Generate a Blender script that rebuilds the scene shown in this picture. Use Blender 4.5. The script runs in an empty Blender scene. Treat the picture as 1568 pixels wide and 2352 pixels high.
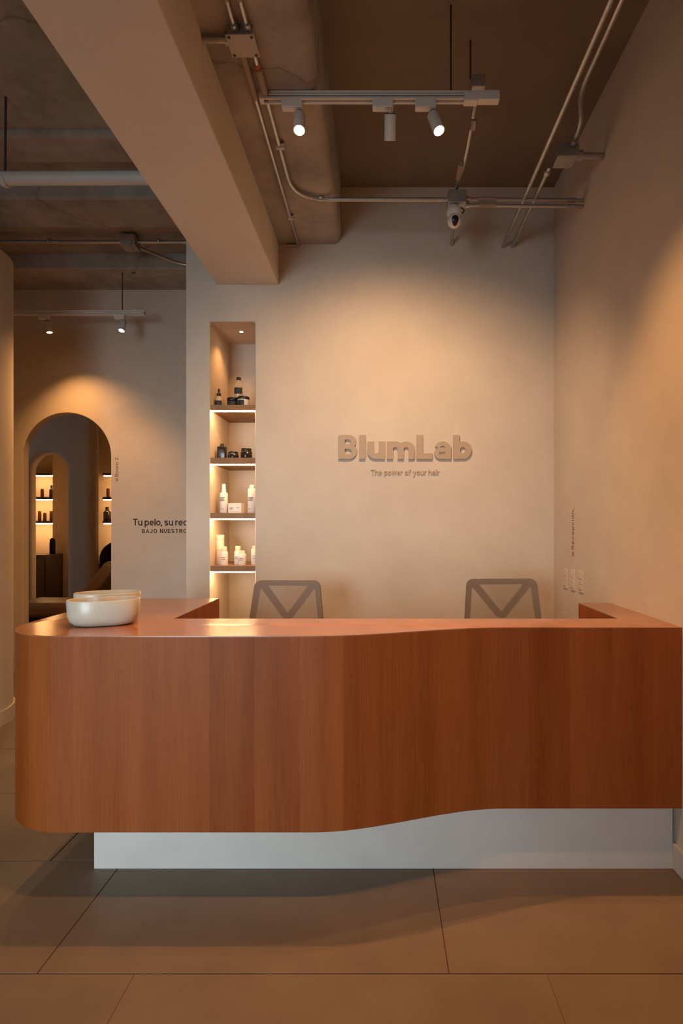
import bpy, bmesh, math, random
from mathutils import Vector, Matrix
random.seed(7)
R = math.radians

# ------------------------------------------------------------------ camera
EYE = 1.305            # camera height; floor is z = 0, the camera stands at x = 0, y = 0 looking along +y
F = 1350.0             # focal length in pixels of the 1568 x 2352 frame
VX, VY = 876.0, 1207.0 # vanishing point of the depth lines
scene = bpy.context.scene
cam_d = bpy.data.cameras.new('camera')
cam_d.sensor_width = 36.0
cam_d.lens = F / 2352.0 * 36.0
cam_d.shift_x = -(VX - 784.0) / 2352.0
cam_d.shift_y = (VY - 1176.0) / 2352.0
cam_d.clip_start = 0.05
cam = bpy.data.objects.new('camera', cam_d)
cam.location = (0, 0, EYE)
cam.rotation_euler = (R(90), 0, 0)
scene.collection.objects.link(cam)
scene.camera = cam

# ------------------------------------------------------------------ world, daylight, exposure
scene.view_settings.view_transform = 'Standard'
scene.view_settings.look = 'None'
scene.view_settings.gamma = 1.0
scene.view_settings.use_curve_mapping = False
scene.view_settings.exposure = 0.96
world = bpy.data.worlds.new('world')
scene.world = world
world.use_nodes = True
bg = world.node_tree.nodes['Background']
bg.inputs[0].default_value = (0.72, 0.86, 1.0, 1)
bg.inputs[1].default_value = 0.6

WARM = (1.0, 0.49, 0.17)
SOFT_WARM = (1.0, 0.60, 0.31)
COOL = (0.75, 0.92, 1.0)

def area_light(name, loc, rot, sx, sy, power, col):
    d = bpy.data.lights.new(name, 'AREA')
    d.shape = 'RECTANGLE'; d.size = sx; d.size_y = sy
    d.energy = power; d.color = col
    o = bpy.data.objects.new(name, d)
    o.location = loc; o.rotation_euler = rot
    scene.collection.objects.link(o)
    return o
# daylight entering through the glazed street door behind the camera, off to the left
wd = area_light('door_daylight', (-1.95, -2.22, 1.15), (R(84), 0, R(-10)), 1.5, 2.2, 11.5, COOL)
wd.data.spread = R(60)

# ------------------------------------------------------------------ helpers
def at(px, py, k):
    """photo pixel + metres per pixel at that depth -> point"""
    return Vector(((px - VX) * k, k * F, EYE - (py - VY) * k))

def mat(name, base, rough=0.6, metal=0.0, var=0.0, scale=3.0, bump=0.0, bscale=40.0, coat=0.0, spec=0.5, stretch=(1, 1, 1), base2=None):
    m = bpy.data.materials.new(name); m.use_nodes = True
    nt = m.node_tree; b = nt.nodes['Principled BSDF']
    b.inputs['Base Color'].default_value = (*base, 1)
    b.inputs['Roughness'].default_value = rough
    b.inputs['Metallic'].default_value = metal
    b.inputs['Specular IOR Level'].default_value = spec
    b.inputs['Coat Weight'].default_value = coat
    b.inputs['Coat Roughness'].default_value = 0.08
    if var or bump:
        geo = nt.nodes.new('ShaderNodeNewGeometry')
        mp = nt.nodes.new('ShaderNodeMapping'); mp.inputs['Scale'].default_value = stretch
        nt.links.new(geo.outputs['Position'], mp.inputs['Vector'])
    if var:
        n = nt.nodes.new('ShaderNodeTexNoise'); n.inputs['Scale'].default_value = scale
        n.inputs['Detail'].default_value = 8; n.inputs['Roughness'].default_value = 0.62
        nt.links.new(mp.outputs[0], n.inputs['Vector'])
        cr = nt.nodes.new('ShaderNodeValToRGB')
        c2 = base2 if base2 else tuple(min(1, c * (1 + var)) for c in base)
        cr.color_ramp.elements[0].position = 0.3; cr.color_ramp.elements[1].position = 0.7
        cr.color_ramp.elements[0].color = (*[c * (1 - var) for c in base], 1)
        cr.color_ramp.elements[1].color = (*c2, 1)
        nt.links.new(n.outputs['Fac'], cr.inputs['Fac'])
        nt.links.new(cr.outputs['Color'], b.inputs['Base Color'])
    if bump:
        n2 = nt.nodes.new('ShaderNodeTexNoise'); n2.inputs['Scale'].default_value = bscale
        n2.inputs['Detail'].default_value = 6
        nt.links.new(mp.outputs[0], n2.inputs['Vector'])
        bp = nt.nodes.new('ShaderNodeBump'); bp.inputs['Strength'].default_value = bump
        bp.inputs['Distance'].default_value = 0.02
        nt.links.new(n2.outputs['Fac'], bp.inputs['Height'])
        nt.links.new(bp.outputs['Normal'], b.inputs['Normal'])
    return m

def emis(name, col, s):
    m = bpy.data.materials.new(name); m.use_nodes = True
    nt = m.node_tree; nt.nodes.remove(nt.nodes['Principled BSDF'])
    e = nt.nodes.new('ShaderNodeEmission'); e.inputs[0].default_value = (*col, 1); e.inputs[1].default_value = s
    nt.links.new(e.outputs[0], nt.nodes['Material Output'].inputs[0])
    return m

def wood(name, a, b_, rough, coat):
    """stained oak veneer: vertical sheets, each with its own tone, fine grain and cathedral figure"""
    m = bpy.data.materials.new(name); m.use_nodes = True
    nt = m.node_tree; N = nt.nodes; L = nt.links
    p = N['Principled BSDF']; p.inputs['Roughness'].default_value = rough; p.inputs['Specular IOR Level'].default_value = 0.5 if coat else 0.2
    p.inputs['Coat Weight'].default_value = coat; p.inputs['Coat Roughness'].default_value = 0.12
    geo = N.new('ShaderNodeNewGeometry'); sep = N.new('ShaderNodeSeparateXYZ'); L.new(geo.outputs['Position'], sep.inputs[0])
    add = N.new('ShaderNodeMath'); add.operation = 'MULTIPLY_ADD'; add.inputs[1].default_value = 0.6
    L.new(sep.outputs['Y'], add.inputs[0]); L.new(sep.outputs['X'], add.inputs[2])
    dv = N.new('ShaderNodeMath'); dv.operation = 'DIVIDE'; dv.inputs[1].default_value = 0.155; L.new(add.outputs[0], dv.inputs[0])
    fl = N.new('ShaderNodeMath'); fl.operation = 'FLOOR'; L.new(dv.outputs[0], fl.inputs[0])
    wn = N.new('ShaderNodeTexWhiteNoise'); wn.noise_dimensions = '1D'; L.new(fl.outputs[0], wn.inputs['W'])
    off = N.new('ShaderNodeMath'); off.operation = 'MULTIPLY_ADD'; off.inputs[1].default_value = 7.0
    L.new(wn.outputs['Value'], off.inputs[0]); L.new(sep.outputs['Z'], off.inputs[2])
    cmb = N.new('ShaderNodeCombineXYZ'); L.new(sep.outputs['X'], cmb.inputs[0]); L.new(sep.outputs['Y'], cmb.inputs[1]); L.new(off.outputs[0], cmb.inputs[2])
    mp = N.new('ShaderNodeMapping'); mp.inputs['Scale'].default_value = (1, 1, 0.06); L.new(cmb.outputs[0], mp.inputs[0])
    n1 = N.new('ShaderNodeTexNoise'); n1.inputs['Scale'].default_value = 9; n1.inputs['Detail'].default_value = 4
    L.new(mp.outputs[0], n1.inputs['Vector'])
    mp2 = N.new('ShaderNodeMapping'); mp2.inputs['Scale'].default_value = (1, 1, 0.035); L.new(cmb.outputs[0], mp2.inputs[0])
    n2 = N.new('ShaderNodeTexNoise'); n2.inputs['Scale'].default_value = 170; n2.inputs['Detail'].default_value = 5
    L.new(mp2.outputs[0], n2.inputs['Vector'])
    s1 = N.new('ShaderNodeMath'); s1.operation = 'MULTIPLY_ADD'; s1.inputs[1].default_value = 0.55
    L.new(n1.outputs['Fac'], s1.inputs[0])
    s2 = N.new('ShaderNodeMath'); s2.operation = 'MULTIPLY'; s2.inputs[1].default_value = 0.30; L.new(n2.outputs['Fac'], s2.inputs[0])
    L.new(s2.outputs[0], s1.inputs[2])
    s3 = N.new('ShaderNodeMath'); s3.operation = 'MULTIPLY_ADD'; s3.inputs[1].default_value = 0.16
    L.new(wn.outputs['Value'], s3.inputs[0]); L.new(s1.outputs[0], s3.inputs[2])
    cr = N.new('ShaderNodeValToRGB')
    cr.color_ramp.elements[0].position = 0.33; cr.color_ramp.elements[1].position = 0.68
    cr.color_ramp.elements[0].color = (*a, 1); cr.color_ramp.elements[1].color = (*b_, 1)
    L.new(s3.outputs[0], cr.inputs['Fac']); L.new(cr.outputs['Color'], p.inputs['Base Color'])
    bp = N.new('ShaderNodeBump'); bp.inputs['Strength'].default_value = 0.06; bp.inputs['Distance'].default_value = 0.01
    L.new(n2.outputs['Fac'], bp.inputs['Height']); L.new(bp.outputs['Normal'], p.inputs['Normal'])
    return m

M = {
    'plaster': mat('plaster', (0.63, 0.54, 0.445), 0.85, var=0.07, scale=2.2, bump=0.10, bscale=14, spec=0.2),
    'beam_plaster': mat('beam_plaster', (0.70, 0.61, 0.51), 0.85, var=0.05, scale=2.5, bump=0.06, bscale=14, spec=0.2),
    'concrete': mat('concrete', (0.37, 0.33, 0.29), 0.9, var=0.30, scale=3.2, bump=0.7, bscale=6, spec=0.2),
    'slab': mat('slab', (0.24, 0.185, 0.135), 0.9, var=0.14, scale=1.6, bump=0.2, bscale=6, spec=0.2),
    'tile': mat('tile', (0.190, 0.133, 0.086), 0.42, var=0.16, scale=2.4, bump=0.02, bscale=30, spec=0.4),
    'grout': mat('grout', (0.07, 0.055, 0.045), 0.9, var=0.1),
    'wood': wood('oak_front', (0.200, 0.042, 0.005), (0.32, 0.086, 0.018), 0.5, 0.0),
    'wood_top': wood('oak_top', (0.27, 0.095, 0.034), (0.40, 0.155, 0.058), 0.22, 0.35),
    'shelf': wood('shelf_oak', (0.24, 0.125, 0.055), (0.36, 0.20, 0.095), 0.5, 0.0),
    'plinth': mat('plinth', (0.62, 0.57, 0.52), 0.85, var=0.06, scale=4, bump=0.08, bscale=14, spec=0.2),
    'white': mat('white_paint', (0.72, 0.68, 0.62), 0.45),
    'cap': mat('dark_cap', (0.05, 0.04, 0.035), 0.5),
    'steel': mat('galvanised_steel', (0.50, 0.49, 0.47), 0.38, metal=0.9, var=0.12, scale=18),
    'box': mat('box_steel', (0.40, 0.39, 0.37), 0.5, metal=0.7, var=0.2, scale=15),
    'plate': mat('plate_cream', (0.50, 0.45, 0.39), 0.6, var=0.08, scale=12),
    'orange': mat('orange_tape', (0.75, 0.16, 0.05), 0.6),
    'sleeve': mat('sleeve', (0.36, 0.28, 0.20), 0.7),
    'pipe': mat('pipe_white', (0.55, 0.53, 0.49), 0.5, var=0.05, scale=6),
    'letter': mat('letter_tan', (0.44, 0.33, 0.235), 0.6),
    'print': mat('print_brown', (0.045, 0.018, 0.007), 0.7),
    'print_tan': mat('print_tan', (0.25, 0.135, 0.07), 0.7),
    'ceramic': mat('ceramic', (0.50, 0.455, 0.37), 0.36, coat=0.12, var=0.03, scale=30),
    'frame': mat('chair_frame', (0.165, 0.128, 0.098), 0.55),
    'fabric': mat('seat_fabric', (0.24, 0.20, 0.17), 0.9, bump=0.2, bscale=300),
    'black': mat('black_plastic', (0.012, 0.010, 0.010), 0.35),
    'blackfab': mat('black_upholstery', (0.010, 0.008, 0.007), 0.85, spec=0.15),
    'darkglass': mat('dark_bottle', (0.018, 0.014, 0.014), 0.2),
    'label': mat('black_label', (0.03, 0.028, 0.028), 0.6),
    'greyprint': mat('grey_print', (0.20, 0.19, 0.19), 0.7),
    'redprint': mat('red_print', (0.55, 0.10, 0.06), 0.7),
    'clear': mat('serum_bottle', (0.62, 0.47, 0.28), 0.15, spec=0.6),
    'whiteplastic': mat('white_plastic', (0.80, 0.77, 0.72), 0.4),
    'cream': mat('cream_plastic', (0.80, 0.64, 0.48), 0.45),
    'pinkbox': mat('pink_cream', (0.78, 0.58, 0.44), 0.55),
    'grey_side': mat('taupe_card', (0.50, 0.37, 0.29), 0.6),
    'amber': mat('amber_bottle', (0.10, 0.035, 0.012), 0.25),
    'sofa': mat('tan_leather', (0.22, 0.125, 0.06), 0.5, var=0.08, scale=8),
    'cabinet': mat('dark_cabinet', (0.035, 0.018, 0.010), 0.4),
    'spot': emis('lamp_lens', (1.0, 0.74, 0.42), 14.0),
    'led': emis('led_strip', (1.0, 0.62, 0.30), 48.0),
    'led_far': emis('led_strip_far', (1.0, 0.52, 0.19), 38.0),
    'down': emis('downlight_lens', (1.0, 0.76, 0.46), 22.0),
}
def add_cracks(m, scale=0.75):
    """hairline cracks and board joints on old concrete"""
    nt = m.node_tree; N = nt.nodes; L = nt.links; p = N['Principled BSDF']
    src = p.inputs['Base Color'].links[0].from_socket
    geo = N.new('ShaderNodeNewGeometry')
    nz = N.new('ShaderNodeTexNoise'); nz.inputs['Scale'].default_value = 2.5; nz.inputs['Detail'].default_value = 5
    L.new(geo.outputs['Position'], nz.inputs['Vector'])
    mixv = N.new('ShaderNodeMix'); mixv.data_type = 'VECTOR'; mixv.inputs['Factor'].default_value = 0.35
    L.new(geo.outputs['Position'], mixv.inputs['A']); L.new(nz.outputs['Color'], mixv.inputs['B'])
    v = N.new('ShaderNodeTexVoronoi'); v.feature = 'DISTANCE_TO_EDGE'; v.inputs['Scale'].default_value = scale
    L.new(mixv.outputs['Result'], v.inputs['Vector'])
    lt = N.new('ShaderNodeMapRange'); lt.inputs['From Min'].default_value = 0.0008; lt.inputs['From Max'].default_value = 0.005
    lt.inputs['To Min'].default_value = 0.68; lt.inputs['To Max'].default_value = 1.0
    L.new(v.outputs['Distance'], lt.inputs['Value'])
    mu = N.new('ShaderNodeMix'); mu.data_type = 'RGBA'; mu.blend_type = 'MULTIPLY'; mu.inputs['Factor'].default_value = 1.0
    cc = N.new('ShaderNodeCombineColor')
    for i in range(3): L.new(lt.outputs['Result'], cc.inputs[i])
    L.new(src, mu.inputs['A']); L.new(cc.outputs[0], mu.inputs['B'])
    L.new(mu.outputs['Result'], p.inputs['Base Color'])
add_cracks(M['concrete'])
def mesh_fabric():
    m = bpy.data.materials.new('mesh_fabric'); m.use_nodes = True
    nt = m.node_tree; b = nt.nodes['Principled BSDF']
    b.inputs['Base Color'].default_value = (0.30, 0.24, 0.195, 1); b.inputs['Roughness'].default_value = 0.8
    t = nt.nodes.new('ShaderNodeBsdfTransparent'); mx = nt.nodes.new('ShaderNodeMixShader')
    mx.inputs[0].default_value = 0.62
    nt.links.new(t.outputs[0], mx.inputs[1]); nt.links.new(b.outputs[0], mx.inputs[2])
    nt.links.new(mx.outputs[0], nt.nodes['Material Output'].inputs[0])
    return m
M['meshfab'] = mesh_fabric()

col = scene.collection
def obj(name, bm, m, parent=None, smooth=False, angle=None):
    me = bpy.data.meshes.new(name)
    bmesh.ops.recalc_face_normals(bm, faces=bm.faces[:])
    bm.to_mesh(me); bm.free()
    if smooth or angle:
        for p in me.polygons: p.use_smooth = True
        if angle: me.set_sharp_from_angle(angle=R(angle))
    me.materials.append(M[m] if isinstance(m, str) else m)
    o = bpy.data.objects.new(name, me); col.objects.link(o)
    if parent: o.parent = parent
    return o
def tag(o, label, cat, group=None):
    o['label'] = label; o['category'] = cat
    if group: o['group'] = group
    return o
def thing(name, label, cat, loc=(0, 0, 0), rz=0, group=None):
    o = bpy.data.objects.new(name, None); col.objects.link(o)
    o.empty_display_size = 0.05
    o.location = loc; o.rotation_euler = (0, 0, rz)
    return tag(o, label, cat, group)
def struct(o, label=None):
    o['kind'] = 'structure'
    if label: o['label'] = label
    return o

def box(bm, x0, x1, y0, y1, z0, z1, bev=0.0, seg=2):
    r = bmesh.ops.create_cube(bm, size=1.0)
    vs = r['verts']
    bmesh.ops.scale(bm, vec=(x1 - x0, y1 - y0, z1 - z0), verts=vs)
    bmesh.ops.translate(bm, vec=((x0 + x1) / 2, (y0 + y1) / 2, (z0 + z1) / 2), verts=vs)
    if bev:
        es = list({e for v in vs for e in v.link_edges})
        bmesh.ops.bevel(bm, geom=es, offset=bev, segments=seg, affect='EDGES', profile=0.5)
    return bm
def nbox(*a, **k): return box(bmesh.new(), *a, **k)
def rod(bm, a, b, r, n=16, r2=None):
    a = Vector(a); b = Vector(b); d = b - a
    q = d.to_track_quat('Z', 'Y').to_matrix().to_4x4()
    mt = Matrix.Translation((a + b) / 2) @ q
    bmesh.ops.create_cone(bm, cap_ends=True, segments=n, radius1=r, radius2=r if r2 is None else r2, depth=d.length, matrix=mt)
    return bm
def nrod(*a, **k): return rod(bmesh.new(), *a, **k)
def round_path(pts, rad, n=6):
    pts = [Vector(p) for p in pts]; out = [pts[0]]
    for i in range(1, len(pts) - 1):
        p0, p, p1 = pts[i - 1], pts[i], pts[i + 1]
        r = min(rad, (p - p0).length * 0.48, (p1 - p).length * 0.48)
        a = p + (p0 - p).normalized() * r; c = p + (p1 - p).normalized() * r
        for k in range(n + 1):
            t = k / n; out.append(a * (1 - t) ** 2 + p * 2 * t * (1 - t) + c * t * t)
    out.append(pts[-1]); return out
def tube(bm, pts, r, n=12):
    pts = [Vector(p) for p in pts]
    rings = []; up = None
    for i, p in enumerate(pts):
        t = (pts[min(i + 1, len(pts) - 1)] - pts[max(i - 1, 0)]).normalized()
        if up is None:
            up = t.orthogonal().normalized()
        up = (up - t * up.dot(t)).normalized()
        s = t.cross(up)
        rings.append([bm.verts.new(p + (up * math.cos(2 * math.pi * j / n) + s * math.sin(2 * math.pi * j / n)) * r) for j in range(n)])
    for a, b in zip(rings, rings[1:]):
        for j in range(n): bm.faces.new((a[j], a[(j + 1) % n], b[(j + 1) % n], b[j]))
    bm.faces.new(rings[0][::-1]); bm.faces.new(rings[-1])
    return bm
def ntube(*a, **k): return tube(bmesh.new(), *a, **k)
def lathe(bm, prof, n=24, cx=0, cy=0, sx=1, sy=1):
    rings = []
    for r, z in prof:
        rings.append([bm.verts.new((cx + r * sx * math.cos(2 * math.pi * j / n), cy + r * sy * math.sin(2 * math.pi * j / n), z)) for j in range(n)])
    for a, b in zip(rings, rings[1:]):
        for j in range(n): bm.faces.new((a[j], a[(j + 1) % n], b[(j + 1) % n], b[j]))
    bm.faces.new(rings[0][::-1]); bm.faces.new(rings[-1])
    return bm
def nlathe(*a, **k): return lathe(bmesh.new(), *a, **k)
def prism(bm, poly, z0, z1, bev=0.0):
    lo = [bm.verts.new((x, y, z0)) for x, y in poly]; hi = [bm.verts.new((x, y, z1)) for x, y in poly]
    n = len(poly)
    fb = bm.faces.new(lo[::-1]); ft = bm.faces.new(hi)
    for i in range(n): bm.faces.new((lo[i], lo[(i + 1) % n], hi[(i + 1) % n], hi[i]))
    if bev:
        bmesh.ops.bevel(bm, geom=list(ft.edges) + list(fb.edges), offset=bev, segments=2, affect='EDGES', profile=0.5)
    return bm
def cut(o, cutters):
    """boolean-cut o by closed cutter meshes, baked"""
    for c in cutters:
        md = o.modifiers.new('cut', 'BOOLEAN'); md.object = c; md.operation = 'DIFFERENCE'; md.solver = 'EXACT'
    dg = bpy.context.evaluated_depsgraph_get(); dg.update()
    me = bpy.data.meshes.new_from_object(o.evaluated_get(dg))
    o.modifiers.clear(); o.data = me
    for c in cutters:
        cm = c.data; bpy.data.objects.remove(c); bpy.data.meshes.remove(cm)
    return o
def soft(o, w=0.015, seg=3):
    md = o.modifiers.new('soft_edges', 'BEVEL'); md.width = w; md.segments = seg; md.limit_method = 'ANGLE'; md.angle_limit = R(40)
    for p in o.data.polygons: p.use_smooth = True
    o.data.set_sharp_from_angle(angle=R(40))
    md.harden_normals = True
    return o

# ------------------------------------------------------------------ setting
XR, XL = 1.1187, -3.6          # right and left wall faces
YB = 3.814                      # face of the lettered wall
YF = 5.2245                     # face of the arch wall
CEIL = 3.50
Y0 = -2.3                       # wall behind the camera

# floor: grout bed with tiles of 1.2 x 0.576 m in quarter-offset rows
fl = struct(obj('floor', nbox(-4.9, XR + 0.2, Y0 - 0.2, 8.6, -0.1, -0.003), 'grout'))
tw, th = 1.2, 0.576
g = 0.0016
tile_mesh = None
for j in range(-7, 12):
    ya = 1.712 + j * th; yb = ya + th
    if yb < Y0 or ya > 8.5: continue
    x = -1.0035 - 0.285 * j
    x -= math.ceil((x + 4.9) / tw) * tw
    while x < XR:
        if tile_mesh is None:
            t = obj('tile', nbox(g, tw - g, g, th - g, -0.012, 0.0, 0.0012, 1), 'tile', fl); tile_mesh = t.data
        else:
            t = bpy.data.objects.new('tile', tile_mesh); col.objects.link(t); t.parent = fl
        t.location = (x, ya, 0)
        if j == -1: t.scale.x = 1.0022; t.location.x -= 0.0013
        x += tw

wr = struct(obj('wall_right', nbox(XR, XR + 0.15, Y0, 5.6, 0, 3.75), 'plaster'))
XW = -2.75                      # side wall outside the picture
struct(obj('wall_left', nbox(XW - 0.2, XW, Y0, 3.42, 0, 3.75), 'plaster'))
struct(obj('wall_passage', nbox(XL - 0.2, XL, 3.3, 5.6, 0, 3.75), 'plaster'))
wbh = obj('wall_behind', nbox(XL - 0.2, XR + 0.15, Y0 - 0.25, Y0, 0, 3.75), 'plaster')
cut(wbh, [obj('cutter', nbox(-2.72, -1.18, Y0 - 0.5, Y0 + 0.3, -0.1, 2.47), 'plaster')])
struct(wbh)
w1 = struct(obj('door_1', nbox(-2.72, -1.18, Y0 - 0.2, Y0 - 0.14, 2.42, 2.47), 'black'))
for a in ((-2.72, -2.67), (-1.23, -1.18), (-1.975, -1.925)):
    obj('door_frame', nbox(*a, Y0 - 0.2, Y0 - 0.14, 0.0, 2.47), 'black', w1)

# lettered wall with the shelf niche
NX0, NX1, NZ1 = -1.1133, -0.822, 2.628
NYB = 4.294
wb = obj('wall_back', nbox(-1.269, XR + 0.1, YB, NYB + 0.08, 0, 3.75), 'plaster')
cut(wb, [obj('cutter', nbox(NX0, NX1, YB - 0.2, NYB, 0.12, NZ1), 'plaster')])
soft(struct(wb), 0.010)
# rounded pier beside the passage
PX, PY, PR = -2.925, 3.825, 0.45
poly = [(XL - 0.02, PY - PR)] + [(PX + PR * math.cos(t), PY + PR * math.sin(t)) for t in [R(-90 + 180 * i / 40) for i in range(41)]] + [(XL - 0.02, PY + PR)]
struct(obj('wall_pier', prism(bmesh.new(), poly, 0, 3.10), 'plaster', angle=40))
def grow(p, e): return [(x + (e if x > -3.5 else 0) * math.cos(math.atan2(y - PY, x - PX)), y + (e) * math.sin(math.atan2(y - PY, x - PX)) if x > -3.5 else y + (e if y > PY else -e)) for x, y in p]
struct(obj('baseboard_pier', prism(bmesh.new(), grow(poly, 0.012), 0, 0.098, 0.003), 'plaster', angle=40))
struct(obj('baseboard_right', nbox(XR - 0.0135, XR + 0.01, Y0, 2.26, 0, 0.1, 0.004), 'plinth'))

# arch wall at the end of the passage
AX, AR, AZ = (153.5 - VX) * 0.00387, 0.391, 1.916
def arch_poly(cx, r, zs):
    return [(cx - r, -0.3), (cx + r, -0.3)] + [(cx + r * math.cos(t), zs + r * math.sin(t)) for t in [math.pi * i / 40 for i in range(41)]]
def arch_cutter(cx, r, zs, y0, y1):
    bm = bmesh.new(); prism(bm, arch_poly(cx, r, zs), -y1, -y0)
    bmesh.ops.rotate(bm, cent=(0, 0, 0), matrix=Matrix.Rotation(R(90), 3, 'X'), verts=bm.verts[:])
    return obj('cutter', bm, 'plaster')
wf = obj('wall_far', nbox(-4.9, XR, YF, YF + 0.09, 0, 3.75), 'plaster')
cut(wf, [arch_cutter(AX, AR, AZ, YF - 0.3, YF + 0.4)])
soft(struct(wf), 0.006, 2)
# room behind the arch
struct(obj('wall_salon_back', nbox(-5.5, -1.6, 8.40, 8.5, 0, 3.0), 'plaster'))
struct(obj('wall_salon_left', nbox(-5.5, -5.4, YF, 8.5, 0, 3.0), 'plaster'))
struct(obj('wall_salon_right', nbox(-1.7, -1.6, YF + 0.09, 8.5, 0, 3.0), 'plaster'))
struct(obj('ceiling_salon', nbox(-5.5, -1.6, YF + 0.09, 8.5, 2.75, 2.85), 'plaster'))
struct(obj('floor_salon', nbox(-5.6, -4.89, YF, 8.6, -0.1, -0.001), 'tile'))
ws = obj('wall_partition', nbox(-5.4, -3.44, 7.0, 7.22, 0, 2.75), 'plaster')
cut(ws, [arch_cutter(-3.985, 0.22, 1.95, 6.8, 7.6)])
soft(struct(ws), 0.09, 5)

# ceilings and beams
struct(obj('ceiling', nbox(-0.27, XR + 0.1, Y0, YB + 0.05, CEIL, CEIL + 0.15), 'slab'))
struct(obj('ceiling_left', nbox(XL - 0.2, -0.9, Y0, YF + 0.1, 3.53, 3.68), 'concrete'))
struct(obj('ceiling_passage', nbox(-0.9, XR + 0.1, YB, YF + 0.1, 3.60, 3.7), 'concrete'))
struct(obj('trim_1', nbox(-1.070, -0.667, Y0, YB + 0.005, 2.867, 3.135, 0.004), 'beam_plaster'), 'long smooth plaster-clad beam')
struct(obj('trim_2', nbox(-1.02, -0.667, Y0, YB, 3.132, 3.6), 'concrete'), 'rough concrete above the clad beam')
# concrete joist with rounded lower edge next to the clad beam
cr_ = 0.055
jp = [(-0.68, 3.6), (-0.68, 3.13), (-0.26 - cr_, 3.13)] + [(-0.26 - cr_ + cr_ * math.cos(t), 3.13 + cr_ + cr_ * math.sin(t)) for t in [R(-90 + 90 * i / 8) for i in range(9)]] + [(-0.26, 3.6)]
bm = bmesh.new(); prism(bm, jp, -(YB + 0.01), -Y0)
bmesh.ops.rotate(bm, cent=(0, 0, 0), matrix=Matrix.Rotation(R(90), 3, 'X'), verts=bm.verts[:])
struct(obj('trim_3', bm, 'concrete', angle=40), 'concrete joist with rounded edge')
# cross beams over the passage
struct(obj('trim_4', nbox(XL, -1.0, 3.74, 4.12, 3.385, 3.56, 0.02, 3), 'concrete'), 'concrete cross beam over the passage')
struct(obj('trim_5', nbox(XL, -1.0, 4.80, YF + 0.01, 3.40, 3.56, 0.008), 'concrete'), 'concrete beam above the arch wall')
struct(obj('trim_6', nbox(XL, -1.06, 3.30, 3.56, 3.49, 3.56, 0.03, 3), 'concrete'), 'low concrete rib on the ceiling')

# ------------------------------------------------------------------ reception counter
HC, HB = 0.9257, 0.2511
YRf, YLf, YIN = 2.1885, 2.018, 2.392
YWR, YWL = 2.876, 3.066
XWL, XIL, XIR = -1.378, -0.846, 0.963
def counter_outline(e=0.0):
    """plan outline, e = inset"""
    rr = 0.27 - e
    p = []
    cx, cy = XWL + 0.27, YLf + 0.27
    p.append((XWL + e, YWL - e))
    for i in range(0, 25):
        t = R(180 + 90 * i / 24)
        p.append((cx + rr * math.cos(t), cy + rr * math.sin(t)))
    s0, s1 = -0.24, 0.46
    for i in range(0, 33):
        u = i / 32; x = s0 + (s1 - s0) * u
        y = YLf + (YRf - YLf) * (u * u * (3 - 2 * u))
        p.append((x, y + e))
    p += [(XR - e, YRf + e), (XR - e, YWR - e), (XIR + e, YWR - e), (XIR + e, YIN - e), (XIL - e, YIN - e), (XIL - e, YWL - e)]
    return p
rc = thing('reception_counter', 'long orange-brown wooden reception counter with a curved front on a pale plinth', 'counter', (0, 0, 0))
obj('counter_body', prism(bmesh.new(), counter_outline(), HB, HC - 0.004), 'wood', rc, angle=30)
obj('counter_top', prism(bmesh.new(), counter_outline(), HC - 0.004, HC, 0.0015), 'wood_top', rc, angle=30)
pl = [(-1.093, 2.236), (XR - 0.012, 2.236), (XR - 0.012, 2.83), (1.0, 2.83), (1.0, 2.36), (-0.90, 2.36), (-0.90, 3.0), (-1.093, 3.0)]
obj('plinth', prism(bmesh.new(), pl, 0, HB + 0.002), 'plinth', rc)

# ------------------------------------------------------------------ track lighting
def spot_lamp(loc, d, power, size, blend, name='spot', r=0.014, colr=WARM):
    l = bpy.data.lights.new(name, 'SPOT'); l.energy = power; l.color = colr
    l.spot_size = R(size); l.spot_blend = blend; l.shadow_soft_size = r
    o = bpy.data.objects.new(name, l); col.objects.link(o)
    o.location = loc; o.rotation_euler = Vector(d).to_track_quat('-Z', 'Y').to_euler()
    return o
def spotlight(x, y, ztrack, d, label, group, power, size=70, blend=0.6, length=0.095, rad=0.0245, ad=-1, lens='spot', colr=WARM):
    """spotlight head clipped under a track whose underside is at ztrack"""
    d = Vector(d).normalized()
    t = thing('spotlight', label, 'spotlight', (x, y, ztrack), 0, group)
    obj('adapter', nbox(-0.075 if ad < 0 else -0.012, 0.012 if ad < 0 else 0.075, -0.017, 0.017, -0.034, 0.004, 0.004), 'white', t)
    piv = Vector((0, 0, -0.060))
    st = obj('stem', nrod((0, 0, -0.03), piv + Vector((0, 0, -0.004)), 0.006, 12), 'white', t)
    top = piv - d * 0.006; end = piv + d * length
    bm = bmesh.new()
    q = d.to_track_quat('Z', 'Y').to_matrix().to_4x4()
    lathe(bm, [(rad * 0.9, 0), (rad, 0.003), (rad, length), (rad * 0.9, length), (rad * 0.86, length - 0.008), (0.001, length - 0.008)], 32)
    bmesh.ops.transform(bm, matrix=Matrix.Translation(top) @ q, verts=bm.verts[:])
    b = obj('lamp_body', bm, 'white', t, angle=40)
    obj('lamp_cap', nrod(top - d * 0.003, top + d * 0.004, rad * 0.93, 24), 'cap', b)
    lz = top + d * (length - 0.006)
    obj('lens', nrod(lz - d * 0.002, lz + d * 0.001, rad * 0.84, 24), lens, b)
    s = spot_lamp(top + d * (length + 0.012), d, power, size, blend, colr=colr); s.parent = t
    return t
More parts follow.
